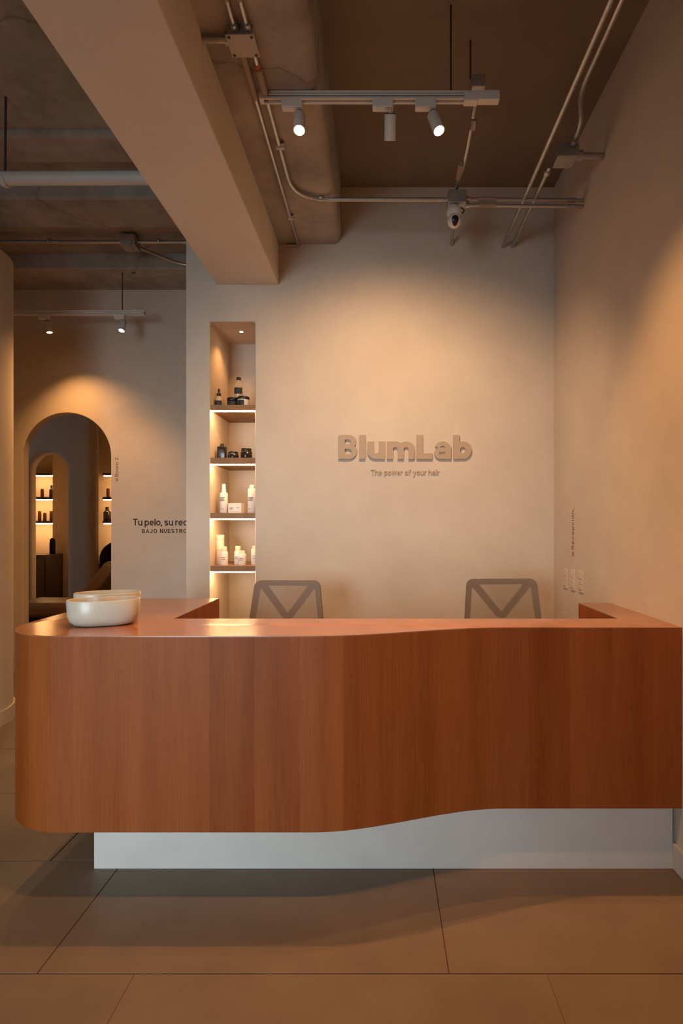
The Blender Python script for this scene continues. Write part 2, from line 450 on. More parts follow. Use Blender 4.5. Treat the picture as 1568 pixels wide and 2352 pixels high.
def track(name, label, x0, x1, y, z, rods, top, group=None, feed=True):
    """track of height 0.032 whose underside is at z"""
    t = thing(name, label, 'track light', (0, y, z), 0, group)
    bm = bmesh.new()
    box(bm, x0, x1, -0.017, 0.017, 0.022, 0.034)
    box(bm, x0, x1, -0.017, -0.010, 0.0, 0.024); box(bm, x0, x1, 0.010, 0.017, 0.0, 0.024)
    box(bm, x0, x1, -0.017, 0.017, 0.010, 0.013)
    obj('rail', bm, 'white', t)
    obj('end_cap', nbox(x0 - 0.014, x0 + 0.004, -0.018, 0.018, -0.001, 0.035, 0.002), 'white', t)
    if feed:
        obj('live_end', nbox(x1 - 0.09, x1 + 0.014, -0.019, 0.019, -0.003, 0.036, 0.003), 'white', t)
        obj('feed_clip', nbox(x1 - 0.135, x1 - 0.075, -0.020, 0.020, -0.008, 0.030, 0.004), 'white', t)
    for rx in rods:
        obj('hanging_rod', nrod((rx, 0, 0.03), (rx, 0, top - z + 0.01), 0.004, 8), 'cap', t)
    return t
KT = 0.001836; YT = KT * F; ZT = 3.093
tr = track('ceiling_track', 'white track rail over the counter, carrying three cylinder spotlights', (604 - VX) * KT, (1138 - VX) * KT, YT, ZT, [(1035 - VX) * KT], CEIL)
gs = 'spotlights on the track over the counter'
spotlight((688 - VX) * KT, YT, ZT, (0.03, -0.36, -0.95), 'lit white spotlight at the capped track end beside the beam', gs, 56, 90, 0.8)
spotlight((896 - VX) * KT, YT, ZT, (0.0, 0.56, -0.83), 'white spotlight in the middle of the track, turned towards the lettered wall', gs, 58, 124, 1.0, colr=SOFT_WARM)
spotlight((994 - VX) * KT, YT, ZT, (0.26, -0.30, -0.92), 'lit white spotlight tilted sideways beside the feed clip of the track', gs, 30, 90, 0.95)

# second track in front of the counter, above the picture
tr2 = track('ceiling_track', 'white track rail in front of the counter, above head height', -0.5, 0.5, 1.48, ZT, [0.30], CEIL)
gs2 = 'spotlights on the track in front of the counter'
for x_, d_, lb in ((-0.42, (-0.25, 0.45, -0.9), 'white spotlight at the capped end of the track in front of the counter'), (0.02, (0, 0.2, -0.95), 'white spotlight midway along the track in front of the counter'), (0.40, (0.12, 0.45, -0.9), 'white spotlight at the feed end of the track in front of the counter')):
    spotlight(x_, 1.48, ZT, d_, lb, gs2, 23, 85, 0.8)

# passage track
KP = 0.0036; YP = KP * F; ZP = EYE + (VY - 724) * KP
track('ceiling_track', 'white track rail hanging in the passage before the arch wall', (30 - VX) * KP - 0.2, (332 - VX) * KP, YP, ZP, [(281 - VX) * KP], 3.40, feed=False)
gp = 'spotlights on the passage track'
spotlight((284 - VX) * KP, YP, ZP, (-0.06, -0.35, -0.93), 'lit white spotlight below the hanging rod of the passage track', gp, 44, 112, 0.9, length=0.09)
spotlight((110 - VX) * KP, YP, ZP, (0.15, 0.02, -0.98), 'white spotlight above the arched doorway on the passage track', gp, 26, 112, 0.9, length=0.09)

# ------------------------------------------------------------------ conduits, boxes, camera on the ceiling
def conduit(name, label, pts, r=0.011, rad=0.10, clamps=(), sleeves=(), cat='conduit', group=None, m='steel'):
    t = thing(name, label, cat, (0, 0, 0), 0, group)
    path = round_path(pts, rad)
    obj('conduit_pipe', ntube(path, r), m, t, angle=50)
    for (a, b) in clamps:
        a = Vector(a); b = Vector(b)
        obj('clamp', nrod(a, a + (b - a), r * 1.55, 12), 'steel', t)
    for (a, b, mm) in sleeves:
        obj('sleeve', nrod(a, b, r * 1.35, 14), mm, t)
    return t
gc = 'steel conduits under the ceiling'
# pair along the joist: near box at k=.001643
def jb(name, label, c, s, h, m='box', plate=None, knock=True):
    t = thing(name, label, 'junction box', c)
    obj('box_body', nbox(-s, s, -s, s, -h, h, 0.004), m, t)
    if plate:
        p = obj('cover_plate', nbox(-s * 1.12, s * 1.12, -s * 1.12, s * 1.12, -h - 0.004, -h, 0.0015), plate, t)
        for sx in (-1, 1):
            for sy in (-1, 1):
                obj('screw', nrod((sx * s * 0.88, sy * s * 0.88, -h - 0.006), (sx * s * 0.88, sy * s * 0.88, -h - 0.003), 0.006, 10), 'cap', p)
    return t
ZJ = 3.113
bx = (562 - VX) * 0.001643; by = 0.001643 * F - 0.03
jb('junction_box', 'square junction box with a pale screwed cover plate under the concrete joist', (bx, by, 3.112), 0.047, 0.02, 'box', 'plate')
c1x, c2x = bx - 0.018, bx + 0.028
conduit('conduit', 'steel conduit with a tan sleeve running from the square box to the lettered wall', [(c1x, by + 0.03, ZJ), (c1x - 0.005, YB - 0.12, ZJ + 0.003), (c1x - 0.005, YB - 0.012, ZJ + 0.003), (c1x - 0.075, YB - 0.014, ZJ + 0.003)], 0.0095, 0.03,
        clamps=[((c1x - 0.012, 3.45, ZJ + 0.001), (c1x - 0.012 + 0.03, 3.45, ZJ + 0.001))], sleeves=[((c1x, by + 0.06, ZJ), (c1x, by + 0.30, ZJ), 'sleeve')], group=gc)
KH = 0.002414; ZH = ZJ; YH = KH * F; XB = (1048 - VX) * KH
conduit('conduit', 'steel conduit with an orange-ended sleeve that bends across towards the camera box', [(c2x, by + 0.03, ZJ), (c2x, YH, ZJ), (XB - 0.04, YH, ZH)], 0.0105, 0.20,
        clamps=[((c2x - 0.014, 2.80, ZJ), (c2x + 0.026, 2.80, ZJ)), ((-0.345, YH, ZH + 0.005), (-0.33, YH, ZH + 0.005))],
        sleeves=[((c2x, by + 0.12, ZJ), (c2x, by + 0.30, ZJ), 'sleeve'), ((c2x, by + 0.115, ZJ), (c2x, by + 0.14, ZJ), 'orange'), ((c2x, by + 0.28, ZJ), (c2x, by + 0.305, ZJ), 'orange')], group=gc)
for i, (xx, lb) in enumerate(((c1x, 'steel conduit reaching the square box from the room side, beside the clad beam'), (c2x, 'steel conduit reaching the square box from the room side, on the joist side'))):
    conduit('conduit', lb, [(xx, by - 0.03, ZJ), (xx, Y0 + 0.01, ZJ)], 0.0095, 0.1, clamps=[((xx, by - 0.075, ZJ), (xx, by - 0.045, ZJ))], sleeves=[((xx, by - 0.50, ZJ), (xx, by - 0.17, ZJ), 'sleeve')], group=gc)
conduit('conduit', 'short steel stub from the square box into the clad beam', [(bx - 0.045, by + 0.0, ZJ), (-0.672, by + 0.0, ZJ)], 0.012, 0.1, clamps=[((bx - 0.065, by, ZJ), (bx - 0.045, by, ZJ))], group=gc)

# camera box and camera
jb('junction_box', 'grey steel junction box above the security camera', (XB, YH, EYE + (VY - 461) * KH), 0.050, 0.036, 'box')
cx_, cz_ = (1041 - VX) * KH, EYE + (VY - 494) * KH
sc_ = thing('security_camera', 'white two-ball security camera with an oval black lens window', 'camera', (cx_, YH - 0.03, cz_))
bm = bmesh.new(); bmesh.ops.create_uvsphere(bm, u_segments=28, v_segments=18, radius=0.041); obj('base_ball', bm, 'white', sc_, smooth=True)
bm = bmesh.new(); bmesh.ops.create_uvsphere(bm, u_segments=28, v_segments=18, radius=0.039); bmesh.ops.translate(bm, vec=(0, -0.012, -0.054), verts=bm.verts[:])
hd = obj('head_ball', bm, 'white', sc_, smooth=True)
# lens window: capsule patch hugging the head ball
bm = bmesh.new()
vs = []
def sph(u, v, rr=0.0402):
    ax, ay = u / 0.039, v / 0.039
    return Vector((rr * math.sin(ax) * math.cos(ay), -0.012 - rr * math.cos(ax) * math.cos(ay), -0.054 + rr * math.sin(ay)))
outer = [(0.0185 * math.cos(R(a_)), 0.0105 + 0.0185 * math.sin(R(a_))) for a_ in range(0, 181, 15)] + [(-0.0185, 0.0105 - 0.021 * i / 8) for i in range(1, 8)] + \
        [(0.0185 * math.cos(R(a_)), -0.0105 + 0.0185 * math.sin(R(a_))) for a_ in range(180, 361, 15)] + [(0.0185, -0.0105 + 0.021 * i / 8) for i in range(1, 8)]
no = len(outer)
rings = [[bm.verts.new(sph(u * s, v * s - 0.017)) for u, v in outer] for s in (1.0, 0.7, 0.4, 0.1)]
for a, b in zip(rings, rings[1:]):
    for j in range(no): bm.faces.new((a[j], a[(j + 1) % no], b[(j + 1) % no], b[j]))
bm.faces.new(rings[-1])
obj('lens_window', bm, 'black', hd, smooth=True)
obj('mount', nrod((0, 0.012, 0.03), (0, 0.016, 0.046), 0.022, 20), 'white', sc_)
obj('cable', ntube(round_path([(0.02, 0.0, 0.03), (0.05, 0.0, 0.02), (0.055, 0.0, 0.005), (0.045, 0.01, -0.002)], 0.01), 0.004, 8), 'black', sc_, smooth=True)

# fore-and-aft conduit over the camera box up to the upper box
KB = 0.00219 * 0.9
ub = at(1097, 195, KB)
jb('junction_box', 'small steel junction box hanging from a rod behind the track', (ub.x, ub.y, ub.z), 0.030, 0.028, 'box')
tag(obj('threaded_rod', nrod(at(1080, 182, KB), Vector((at(1080, 182, KB).x, ub.y, CEIL + 0.005)), 0.004, 8), 'cap'), 'thin dark threaded rod holding the small box behind the track', 'rod')
zc = 3.185
conduit('conduit', 'steel conduit running from the hanging box over the camera to the lettered wall', [(ub.x, ub.y + 0.03, ub.z - 0.03), (ub.x - 0.005, ub.y + 0.35, zc), (XB - 0.005, YH, zc - 0.02), ((1037 - VX) * 0.002825, YB + 0.005, EYE + (VY - 562) * 0.002825)], 0.0105, 0.1,
        clamps=[((ub.x - 0.002, ub.y + 0.10, ub.z - 0.09), (ub.x - 0.003, ub.y + 0.13, ub.z - 0.115))], sleeves=[((XB - 0.004, YH - 0.22, zc - 0.012), (XB - 0.004, YH - 0.1, zc - 0.016), 'sleeve')], group=gc)
for dz, lb in ((0.012, 'upper steel conduit of the pair from the camera box to the plain side wall'), (-0.022, 'lower steel conduit of the pair from the camera box to the plain side wall')):
    z_ = EYE + (VY - 462) * KH + dz
    conduit('conduit', lb, [(XB + 0.045, YH, z_), (XR + 0.01, YH, z_ - 0.008)], 0.0095, 0.1,
            clamps=[((XB + 0.05, YH, z_), (XB + 0.07, YH, z_))], sleeves=[((XB + 0.12, YH, z_), (XB + 0.22, YH, z_ - 0.001), 'sleeve'), ((XR - 0.09, YH, z_ - 0.007), (XR - 0.045, YH, z_ - 0.007), 'box')], group=gc)
# pair near the right wall
z1 = 3.114
conduit('conduit', 'long straight steel conduit over the counter end, beside the bent one', [(0.792, Y0 + 0.01, z1), (0.788, YB + 0.005, z1)], 0.0115, 0.1, group=gc)
bxr = Vector((0.925, 0.002193 * F, 3.168))
jb('junction_box', 'steel junction box near the plain side wall joining three conduits', tuple(bxr), 0.052, 0.034, 'box')
conduit('conduit', 'bent steel conduit from the wall-side box towards the room', [(0.945, bxr.y - 0.05, 3.19), (0.952, 2.80, 3.225), (0.905, 2.68, 3.225), (0.850, 2.5, 3.165), (0.826, 2.02, 3.114), (0.826, Y0 + 0.01, 3.114)], 0.0115, 0.12,
        clamps=[((0.944, bxr.y - 0.09, 3.193), (0.9445, bxr.y - 0.06, 3.191))], group=gc)
conduit('conduit', 'straight steel conduit from the wall-side box to the lettered wall', [(0.853, bxr.y + 0.02, 3.125), (0.848, YB + 0.005, z1)], 0.0115, 0.1, clamps=[((0.853, bxr.y + 0.05, 3.125), (0.853, bxr.y + 0.08, 3.125))], group=gc)
conduit('conduit', 'thick steel stub from the wall-side box into the plain side wall', [(bxr.x + 0.05, bxr.y, bxr.z), (XR + 0.01, bxr.y, bxr.z - 0.004)], 0.017, 0.1, clamps=[((bxr.x + 0.05, bxr.y, bxr.z), (bxr.x + 0.085, bxr.y, bxr.z))], group=gc)

# left side: pipe, conduits
KQ = 0.002268
pz = EYE + (VY - 410) * KQ; py_ = KQ * F
wp = thing('ceiling_pipe', 'thick white pipe hung below the rough concrete ceiling', 'pipe', (0, 0, 0))
obj('pipe', nrod((-3.62, py_, pz - 0.01), (-1.065, py_, pz + 0.004), 0.034, 24), 'pipe', wp, angle=40)
obj('pipe_collar', nrod(((12 - VX) * KQ - 0.01, py_, pz - 0.01), ((12 - VX) * KQ + 0.012, py_, pz - 0.01), 0.036, 24), 'pipe', wp, angle=40)
obj('hanging_rod', nrod(((12 - VX) * KQ, py_, pz + 0.03), ((16 - VX) * KQ, py_ - 0.01, 3.535), 0.006, 8), 'cap', wp)
zc2 = 3.475; yc2 = 4.5
kx = yc2 / F
gl = 'steel conduits over the passage'
ob = ((300 - VX) * kx, yc2, zc2 - 0.005)
conduit('conduit', 'shiny steel conduit across the passage ceiling, running from the grey box to the pier', [(XL - 0.02, yc2, zc2), (ob[0] - 0.03, yc2, zc2)], 0.0145, 0.1,
        clamps=[(((112 - VX) * kx, yc2, zc2 + 0.008), ((116 - VX) * kx, yc2, zc2 + 0.008)), ((ob[0] - 0.075, yc2, zc2), (ob[0] - 0.045, yc2, zc2))], group=gl)
conduit('conduit', 'shiny steel conduit running from the grey box towards the lettered wall block', [(ob[0] + 0.03, yc2, zc2), (-1.0, yc2, zc2)], 0.0135, 0.1,
        clamps=[(((363 - VX) * kx, yc2, zc2 + 0.008), ((367 - VX) * kx, yc2, zc2 + 0.008))], group=gl)
conduit('conduit', 'curved grey conduit bending away from the box over the passage', [(ob[0] + 0.03, yc2 + 0.02, zc2 - 0.02), (ob[0] + 0.16, yc2 + 0.18, 3.45), (ob[0] + 0.30, yc2 + 0.26, 3.415), (-1.0, yc2 + 0.27, 3.41)], 0.012, 0.15, group=gl)
jb('junction_box', 'grey junction box on the concrete ceiling over the passage', ob, 0.055, 0.045, 'concrete')

# ------------------------------------------------------------------ lettering
XH = 0.73
def arc(cx, cy, rx, ry, a0, a1, n=22):
    return [(cx + rx * math.cos(R(a0 + (a1 - a0) * i / n)), cy + ry * math.sin(R(a0 + (a1 - a0) * i / n))) for i in range(n + 1)]
def glyph(ch, w):
    """grotesque letter as stroke centre lines, cap height 1, stroke width w -> (width, strokes)"""
    h = w / 2; x = XH
    bw = 0.50 + w * 0.75                       # width of round lower-case letters
    rx, ry, cy = bw / 2 - h, x / 2 - h, x / 2
    top = x - h
    if ch == 'o': return bw, [arc(bw / 2, cy, rx, ry, 0, 360, 40)]
    if ch == '\u00f3': return bw, [arc(bw / 2, cy, rx, ry, 0, 360, 40), [(bw * 0.5, x + 0.08), (bw * 0.5 + 0.12, x + 0.25)]]
    if ch == 'c': return bw * 0.96, [arc(bw / 2, cy, rx, ry, 42, 318, 30)]
    if ch == 'e': return bw, [([(h, cy - 0.02), (bw - h, cy - 0.02)], 0.8), arc(bw / 2, cy, rx, ry, 0, 315, 32)]
    if ch == 'b': return bw + 0.02, [[(h, 0), (h, 1)], arc(bw / 2 + 0.02, cy, rx, ry, 0, 360, 40)]
    if ch == 'p': return bw + 0.02, [[(h, -0.27), (h, x)], arc(bw / 2 + 0.02, cy, rx, ry, 0, 360, 40)]
    if ch == 'a':
        W = bw * 0.96; t8 = 0.80; v = h * t8; xs = W - h - 0.01
        bt = x * 0.585 - v * 0.4                      # centre height of the bowl's upper stroke
        rr = (bt - v) / 2
        return W, [(arc(W / 2 - 0.01, x - v - 0.20, W / 2 - h * 0.9 - 0.01, 0.20, 165, 40, 14) + [(xs, x * 0.66), (xs, x * 0.6)], t8), [(xs, x * 0.70), (xs, 0)],
                   ([(xs, bt)] + arc(h * 0.8 + rr * 1.05, v + rr, rr * 1.05, rr, 90, 270, 18) + [(W * 0.55, v), (xs, v + 0.10)], t8)]
    if ch in 'nh':
        W = bw * 0.98; r = W / 2 - h
        return W, [[(h, 0), (h, 1 if ch == 'h' else x)], arc(W / 2, top - r, r, r, 180, 0, 18) + [(W - h, 0)]]
    if ch == 'u':
        W = bw * 0.98; r = W / 2 - h
        return W, [[(W - h, x), (W - h, 0)], [(h, x)] + arc(W / 2, h + r, r, r, 180, 360, 18)]
    if ch == 'm':
        W = bw * 1.56; q = (W - w) / 2; r = q / 2
        return W, [[(h, 0), (h, x)], arc(h + r, top - r, r, r, 180, 0, 16) + [(h + q, 0)], arc(h + q + r, top - r, r, r, 180, 0, 16) + [(W - h, 0)]]
    if ch == 'r': return 0.24 + w * 0.9, [[(h, 0), (h, x)], arc(h + 0.24, top - 0.24, 0.24, 0.24, 180, 80, 12)]
    if ch == 'l': return w, [[(h, 0), (h, 1)]]
    if ch == 'i': return w, [[(h, 0), (h, x)], [(h, 0.86), (h, 1.0)]]
    if ch == 'f': return 0.24 + w, [[(0.10 + h, 0)] + arc(0.10 + h + 0.15, 1 - h - 0.15, 0.15, 0.15, 180, 90, 10) + [(0.26 + w, 1 - h)], [(0, x - h), (0.24 + w, x - h)]]
    if ch == 'y': return bw * 0.95, [[(h * 0.8, x), (bw * 0.475, 0.06)], [(bw * 0.95 - h * 0.8, x), (bw * 0.40, -0.20), (bw * 0.22, -0.24), (bw * 0.08, -0.23)]]
    if ch == 'w': return bw * 1.35, [[(h, x), (bw * 0.36, h), (bw * 0.675, x - 0.02), (bw * 0.99, h), (bw * 1.35 - h, x)]]
    if ch == 's':
        W = bw * 0.88
        return W, [arc(W / 2, x * 0.735, W / 2 - h, x * 0.265 - h, 25, 180, 14) + [(h + 0.03, x * 0.62), (W / 2, x * 0.5), (W - h - 0.03, x * 0.40)] + arc(W / 2, x * 0.275, W / 2 - h, x * 0.275 - h, 0, -155, 14)]
    if ch == 'S':
        W = bw
        return W, [arc(W / 2, 0.735, W / 2 - h, 0.265 - h, 25, 180, 14) + [(h + 0.04, 0.60), (W / 2, 0.5), (W - h - 0.03, 0.40)] + arc(W / 2, 0.275, W / 2 - h, 0.275 - h, 0, -155, 14)]
    if ch == 'T': return 0.56 + w * 0.5, [[(0, 1 - h), (0.56 + w * 0.5, 1 - h)], [(0.28 + w * 0.25, 0), (0.28 + w * 0.25, 1)]]
    if ch == 'L': return 0.46 + w * 0.6, [[(h, 1), (h, h), (0.46 + w * 0.6, h)]]
    if ch == 'B':
        W = 0.50 + w * 0.9; t8 = 0.82; v = h * t8; mid = 0.515
        r1 = (1 - v - mid) / 2; r2 = (mid - v) / 2; e1 = W - h - 0.03; e2 = W - h
        return W, [[(h, 0), (h, 1)], ([(h, 1 - v)] + arc(e1 - r1, 1 - v - r1, r1, r1, 90, -90, 14) + [(h, mid)], t8), ([(h, mid)] + arc(e2 - r2, v + r2, r2, r2, 90, -90, 14) + [(h, v)], t8)]
    if ch == 'A': return 0.62 + w * 0.5, [[(h * 0.9, 0), (0.31 + w * 0.25, 1 - h * 0.2), (0.62 + w * 0.5 - h * 0.9, 0)], [(0.16, 0.30), (0.46 + w * 0.5, 0.30)]]
    if ch == 'J': return 0.40 + w * 0.5, [[(0.40 + w * 0.5 - h, 1)] + arc(0.20 + w * 0.25, h + 0.2, 0.20 + w * 0.25 - h, 0.2, 0, -180, 14)]
    if ch == 'O': return 0.68 + w * 0.5, [arc(0.34 + w * 0.25, 0.5, 0.34 + w * 0.25 - h, 0.5 - h, 0, 360, 40)]
    if ch == 'N': return 0.56 + w * 0.5, [[(h, 0), (h, 1)], [(h, 1), (0.56 + h - h, 0)], [(0.56 + w * 0.5 - h, 0), (0.56 + w * 0.5 - h, 1)]]
    if ch == 'U': return 0.54 + w * 0.5, [[(h, 1)] + arc(0.27 + w * 0.25, h + 0.24, 0.27 + w * 0.25 - h, 0.24, 180, 360, 16) + [(0.54 + w * 0.5 - h, 1)]]
    if ch == 'E': return 0.46 + w * 0.5, [[(0.46 + w * 0.5, 1 - h), (h, 1 - h), (h, h), (0.46 + w * 0.5, h)], [(h, 0.51), (0.42 + w * 0.5, 0.51)]]
    if ch == 'R':
        W = 0.54 + w * 0.6
        return W, [[(h, 0), (h, 1)], [(h, 1 - h), (W * 0.52, 1 - h)] + arc(W * 0.58, 0.745 - h * 0.0, W * 0.42 - h, 0.255 - h, 90, -90, 14) + [(h, 0.49)], [(W * 0.55, 0.49), (W - h * 0.9, 0)]]
    if ch == '2': return 0.56, [arc(0.28, 0.72, 0.28 - h, 0.28 - h, 165, -30, 16) + [(h + 0.02, h), (0.56, h)]]
    if ch == '.': return w * 1.1, [[(w * 0.55, 0), (w * 0.55, w * 1.1)]]
    if ch == ',': return w * 1.1, [[(w * 0.6, w * 1.0), (w * 0.35, -w * 0.9)]]
    return 0.3, []
def stroke_mesh(name, strokes, w, sx, sy, ox, depth):
    bm = bmesh.new()
    w0 = w
    for li, pts in enumerate(strokes):
        w = w0
        if isinstance(pts, tuple): pts, wf = pts; w = w0 * wf
        P_ = [Vector(p) for p in pts]
        closed = (P_[0] - P_[-1]).length < 1e-4 and len(P_) > 3
        if closed: P_ = P_[:-1]
        n = len(P_); left = []; right = []
        for i in range(n):
            a = P_[(i - 1) % n] if (closed or i > 0) else None
            c = P_[(i + 1) % n] if (closed or i < n - 1) else None
            d0 = (P_[i] - a).normalized() if a is not None else None
            d1 = (c - P_[i]).normalized() if c is not None else None
            if d0 is None: d0 = d1
            if d1 is None: d1 = d0
            t = (d0 + d1)
            t = t.normalized() if t.length > 1e-6 else d0
            nn = Vector((-t.y, t.x)); k = max(0.45, nn.dot(Vector((-d0.y, d0.x))))
            left.append(P_[i] + nn * (w / 2 / k)); right.append(P_[i] - nn * (w / 2 / k))
        zt = depth + li * 0.00004
        def ring(L_, z): return [bm.verts.new((ox + p.x * sx, p.y * sy, z)) for p in L_]
        l0, r0, l1, r1 = ring(left, 0), ring(right, 0), ring(left, zt), ring(right, zt)
        for i in range(n if closed else n - 1):
            j = (i + 1) % n
            bm.faces.new((l1[i], l1[j], r1[j], r1[i])); bm.faces.new((l0[i], r0[i], r0[j], l0[j]))
            bm.faces.new((l0[i], l0[j], l1[j], l1[i])); bm.faces.new((r0[i], r1[i], r1[j], r0[j]))
        if not closed:
            bm.faces.new((l0[0], l1[0], r1[0], r0[0])); bm.faces.new((l0[-1], r0[-1], r1[-1], l1[-1]))
    return bm
def basis(u, v):
    u = Vector(u); v = Vector(v); n = u.cross(v)
    return Matrix((u, v, n)).transposed().to_4x4()
def lettering(name, s, label, cat, p, u, v, cap, width, m, depth, w=0.14, gap=0.11, space=0.30):
    """s starts at p (baseline), runs along u with letter-up v; fitted to width; one part per letter"""
    t = thing(name, label, cat, p)
    t.matrix_world = Matrix.Translation(p) @ basis(u, v)
    x = 0.0; items = []
    for ch in s:
        if ch == ' ': x += space; continue
        gw, st = glyph(ch, w)
        items.append((ch, x, st)); x += gw + gap
    total = x - gap
    f = width / total
    for ch, x0, st in items:
        obj('letter', stroke_mesh('letter', st, w, f, cap, x0 * f, depth), m, t)
    return t
def PB(px, py, k=0.0028251, y=None): 
    p = at(px, py, k); return p
p = PB(778, 1055)
lettering('wall_sign', 'BlumLab', 'large raised tan letters reading BlumLab on the plaster wall', 'sign', Vector((p.x, YB + 0.001, p.z)), (1, 0, 0), (0, 0, 1), 55 * 0.0028251, 304 * 0.0028251, 'letter', 0.018, w=0.235, gap=0.075)
p = PB(851.5, 1091)
lettering('wall_sign', 'The power of your hair', 'small raised slogan below the large letters, The power of your hair', 'sign', Vector((p.x, YB + 0.001, p.z)), (1, 0, 0), (0, 0, 1), 12.5 * 0.0028251, 157 * 0.0028251, 'letter', 0.008, w=0.165, gap=0.10)
p = at(305.5, 1207, 0.00387)
lettering('wall_lettering', 'Tu pelo, su rec', 'dark brown wall lettering beginning Tu pelo beside the arched doorway', 'lettering', Vector((p.x, YF + 0.0005, p.z)), (1, 0, 0), (0, 0, 1), 15.5 * 0.00387, 125 * 0.00387, 'print', 0.0015, w=0.155, gap=0.07, space=0.24)
p = at(326, 1224, 0.00387)
lettering('wall_lettering', 'BAJO NUESTRO', 'small capital lettering BAJO NUESTRO under the larger brown line', 'lettering', Vector((p.x, YF + 0.0005, p.z)), (1, 0, 0), (0, 0, 1), 9 * 0.00387, 103 * 0.00387, 'print', 0.0015, w=0.16, gap=0.22, space=0.42)
def icon(parent, u0, r, m):
    """ring with a bar, as before the room names"""
    bm = bmesh.new()
    n = 24
    for rr in [(r, r * 0.68)]:
        o_ = [bm.verts.new((u0 + rr[0] * math.cos(2 * math.pi * i / n), r + rr[0] * math.sin(2 * math.pi * i / n), 0.0015)) for i in range(n)]
        i_ = [bm.verts.new((u0 + rr[1] * math.cos(2 * math.pi * i / n), r + rr[1] * math.sin(2 * math.pi * i / n), 0.0015)) for i in range(n)]
        for j in range(n): bm.faces.new((o_[j], o_[(j + 1) % n], i_[(j + 1) % n], i_[j]))
    box(bm, u0 - r * 0.7, u0 + r * 0.7, r * 0.85, r * 1.15, 0.0, 0.0015)
    obj('symbol', bm, m, parent)
p = at(271.5, 1095, 0.00387)
t_ = lettering('wall_lettering', 'Room 2.', 'small upright-running lettering Room 2 along the arched doorway', 'lettering', Vector((p.x, YF + 0.0005, p.z)), (0, 0, 1), (-1, 0, 0), 7.5 * 0.00387, 47 * 0.00387, 'print_tan', 0.0015, w=0.12)
icon(t_, -0.026, 0.012, 'print_tan')
yt = XR / (1317.5 - VX) * F
kk = XR / (1315.0 - VX)
t_ = lettering('wall_lettering', 'Recepci\u00f3n.', 'small upright-running lettering Recepci\u00f3n on the plain side wall', 'lettering', Vector((XR + 0.0005, yt, EYE - (1262 - VY) * kk)), (0, 0, 1), (0, 1, 0), 0.040, 94 * kk, 'print_tan', 0.0015, w=0.13, gap=0.14)
icon(t_, -0.026, 0.014, 'print_tan')

# ------------------------------------------------------------------ switch plates on the side wall
gsw = 'switch plates on the side wall'
for (px_, pyb, lb) in ((1299, 1351, 'flat plaster-coloured switch plate nearest the lettered wall'), (1316, 1356, 'flat plaster-coloured switch plate in the middle of three'), (1334.5, 1361, 'flat plaster-coloured switch plate nearest the counter')):
    k_ = XR / (px_ - VX); yy = k_ * F
    zb = EYE - (pyb - VY) * k_
    t = thing('switch_plate', lb, 'switch', (XR, yy, zb), 0, gsw)
    obj('cover_plate', nbox(-0.007, 0.002, -0.038, 0.038, 0, 0.118, 0.003), 'plaster', t)
    for i in range(3):
        obj('switch_key', nbox(-0.0105, -0.006, -0.024, 0.024, 0.016 + i * 0.030, 0.042 + i * 0.030, 0.002), 'plaster', t)

# ------------------------------------------------------------------ niche shelves
KN = 0.0028251
shelf_z = []
ords = ('top', 'second', 'third', 'lowest')
slabels = ('topmost thin wooden niche shelf, holding a dropper bottle and two jars', 'thin wooden niche shelf holding three black containers',
           'thin wooden niche shelf holding white bottles and a box', 'lowest thin wooden niche shelf, holding cream bottles')
for i, (yt_, yb_) in enumerate(((929, 941.5), (1051, 1065), (1178, 1191), (1300, 1313))):
    zt = EYE + (VY - yt_) * KN; zb = EYE + (VY - yb_) * KN
    shelf_z.append(zt)
    t = thing('niche_shelf', slabels[i], 'shelf', (0, 0, 0), 0, 'shelves in the wall niche')
    obj('shelf_board', nbox(NX0 - 0.004, NX1 + 0.004, YB + 0.012, NYB + 0.004, zb, zt, 0.001, 1), 'shelf', t)
    obj('light_strip', nbox(NX0 + 0.006, NX1 - 0.002, YB + 0.018, YB + 0.032, zb - 0.007, zb + 0.001), 'led', t, )
dl = thing('downlight', 'small round downlight in the top of the shelf niche', 'downlight', ((552 - VX) * KN * 1.045, YB + 0.20, NZ1))
obj('trim_ring', nlathe([(0.012, -0.001), (0.018, -0.003), (0.021, 0.001)], 24), 'white', dl, smooth=True)
obj('lens', nrod((0, 0, -0.002), (0, 0, 0.001), 0.0115, 20), 'down', dl)
s = spot_lamp((0, 0, -0.012), (-0.12, 0, -1), 3.2, 110, 0.8, r=0.012); s.parent = dl

# ---- products
def put(t, x, y, z): t.location = (x, y, z)
def lines(parent, y, rows, m='greyprint'):
    """rows of print (x0, x1, z, h) on a front face at y"""
    bm = bmesh.new()
    for x0, x1, z, h in rows: box(bm, x0, x1, y - 0.0004, y + 0.0004, z, z + h)
    return obj('print', bm, m, parent)
def wrap(r, z0, z1, a0=-150, a1=-30, n=14, t=0.0006):
    """curved label on a bottle of radius r facing -y"""
    bm = bmesh.new(); rows = []
    for i in range(n + 1):
        a = R(a0 + (a1 - a0) * i / n)
        rows.append([bm.verts.new(((r + t) * math.cos(a), (r + t) * math.sin(a), z)) for z in (z0, z1)])
    for a, b in zip(rows, rows[1:]): bm.faces.new((a[0], b[0], b[1], a[1]))
    return bm
kp_ = KN * 1.03; yp_ = kp_ * F
def X(px, k=kp_): return (px - VX) * k
g1 = 'hair products in the wall niche'
